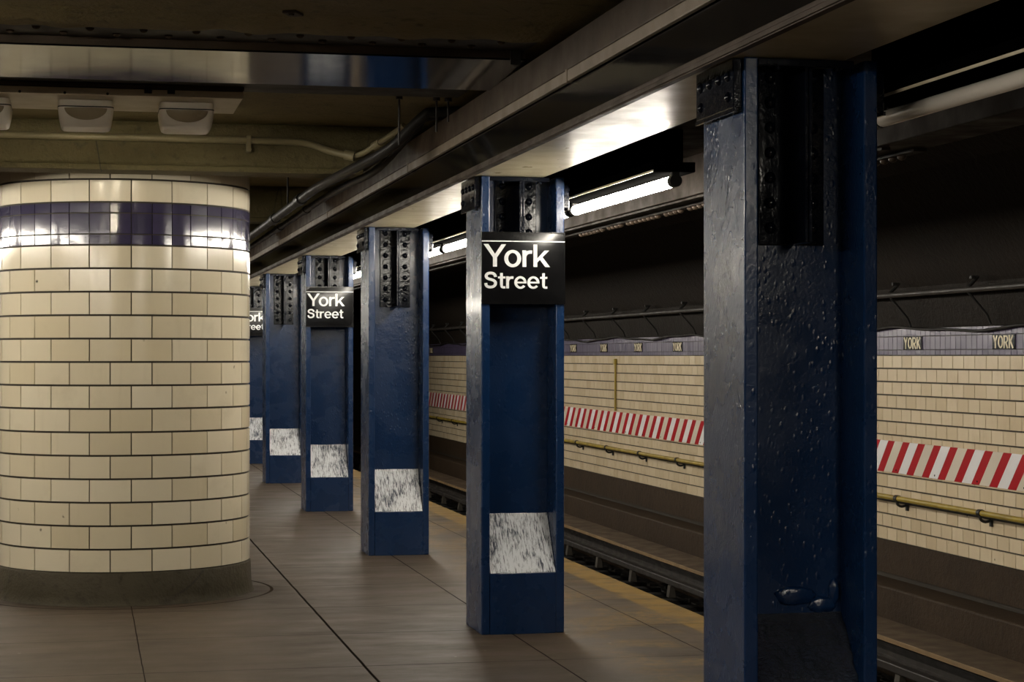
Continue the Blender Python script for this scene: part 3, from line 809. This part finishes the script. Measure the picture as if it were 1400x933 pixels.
# bracketed pipe above the purple band, with a sagging cable
cp = thing('tunnel_pipe', (7.10, 0, 2.13), 'dark pipe on bent brackets above the purple wall band', 'pipe')
m = MB(); m.cyl((0, 9.2, 0), (0, 51.5, 0), .024, n=10); m.build('pipe', 'railsteel', cp)
sy = (16.36 - 7.1*.21)/.9777
for k in range(-2, 20):
    y = sy+1.62*k
    m = MB(); m.tube([(.0, y, -.02), (.10, y, -.13), (.17, y, -.21), (.20, y, -.285)], .011, sub=0, n=6); m.tube([(0, y, .02), (.06, y, .08), (.085, y, .11)], .016, sub=0, n=6)
    m.box(.02, .06, y-.02, y+.02, .085, .115, .004)
    m.build('bracket', 'blackmatte', cp)
m = MB(); pts = []
for i in range(0, 120):
    y = 9.3+.35*i; pts.append((7.352, y, 1.822 + .022*math.sin(y*1.9) + .008*math.sin(y*5.1+1)))
m.tube(pts, .013, n=6, sub=3); o = m.build('wall_cable', 'conduitblack'); tag(o, 'loose black cable draped along the top of the purple wall band', 'cable')
# third rail with cover board
tr = thing('third_rail', (6.62, 9.2, ZT), 'power rail under a long brown cover board beside the track wall', 'rail')
L = 42.5
m = MB(); m.box(-.13, .33, 0, L, .525, .555, .004); m.build('cover_board', 'boardwood', tr)
m = MB(); m.box(-.137, -.1305, 0, L, .518, .558, .002); m.build('board_edge', 'boardedge', tr)  # pale strip painted as the lit edge of the board
m = MB(); m.prism([(-.035, .33), (-.035, .35), (-.008, .36), (-.008, .43), (-.038, .44), (-.038, .475), (.038, .475), (.038, .44), (.008, .43), (.008, .36), (.035, .35), (.035, .33)], 0, L, 'y'); m.build('power_rail', 'railsteel', tr)
m = MB(); m.box(-.18, -.10, 0, L, .30, .37, .01); m.build('side_rail', 'railsteel', tr)
iy = (22.43 - 6.5*.21)/.9777 - 9.2
for k in range(-5, 18):
    y = iy + 1.61*k
    if y < .1 or y > L-.2: continue
    m = MB(); m.prism([(-.04, .10), (-.022, .232), (.022, .232), (.04, .10)], y-.05, y+.05, 'y', mat=Matrix.Translation((-.16, 0, .066))); m.build('insulator', 'insulator', tr)
    m = MB(); m.box(.25, .29, y-.02, y+.02, .06, .524); m.box(.05, .29, y-.02, y+.02, .10, .14); m.build('bracket', 'railsteel', tr)
# running rails and ties
for x, lb in ((5.98, 'far steel running rail on the dark trackbed'), (4.54, 'near steel running rail on the dark trackbed, under the platform edge')):
    m = MB(); m.prism([(-.07, 0), (-.07, .02), (-.01, .04), (-.01, .12), (-.036, .135), (-.036, .165), (.036, .165), (.036, .135), (.01, .12), (.01, .04), (.07, .02), (.07, 0)], 0, 50, 'y')
    o = m.build('running_rail', 'railsteel', loc=(x, 1.5, ZT+.061)); tag(o, lb, 'rail', 'running rails')
m = MB()
for k in range(80): m.box(4.1, 6.86, 1.6+.62*k, 1.82+.62*k, ZT+.001, ZT+.06, .006)
o = m.build('trackbed_ties', 'blackmatte'); struct(o)

# ------------------------------------------------------------------ world, camera, view
w = bpy.data.worlds.new('world'); S.world = w; w.use_nodes = True
w.node_tree.nodes['Background'].inputs[0].default_value = (.5, .45, .38, 1); w.node_tree.nodes['Background'].inputs[1].default_value = .0
cam = bpy.data.cameras.new('camera'); co = bpy.data.objects.new('camera', cam); COL.objects.link(co)
cam.sensor_width = 36; cam.sensor_fit = 'HORIZONTAL'; cam.lens = 70.0; cam.shift_y = 20.3/1400
cam.clip_end = 200
co.location = (0, 0, 1.584); co.rotation_euler = (R(90), 0, -.2116)
S.camera = co
S.view_settings.view_transform = 'Standard'; S.view_settings.look = 'None'; S.view_settings.gamma = 1; S.view_settings.use_curve_mapping = False
S.view_settings.exposure = 2.15
try: S.cycles.max_bounces = 8; S.cycles.use_denoising = True; S.cycles.sample_clamp_indirect = 6
except Exception: pass
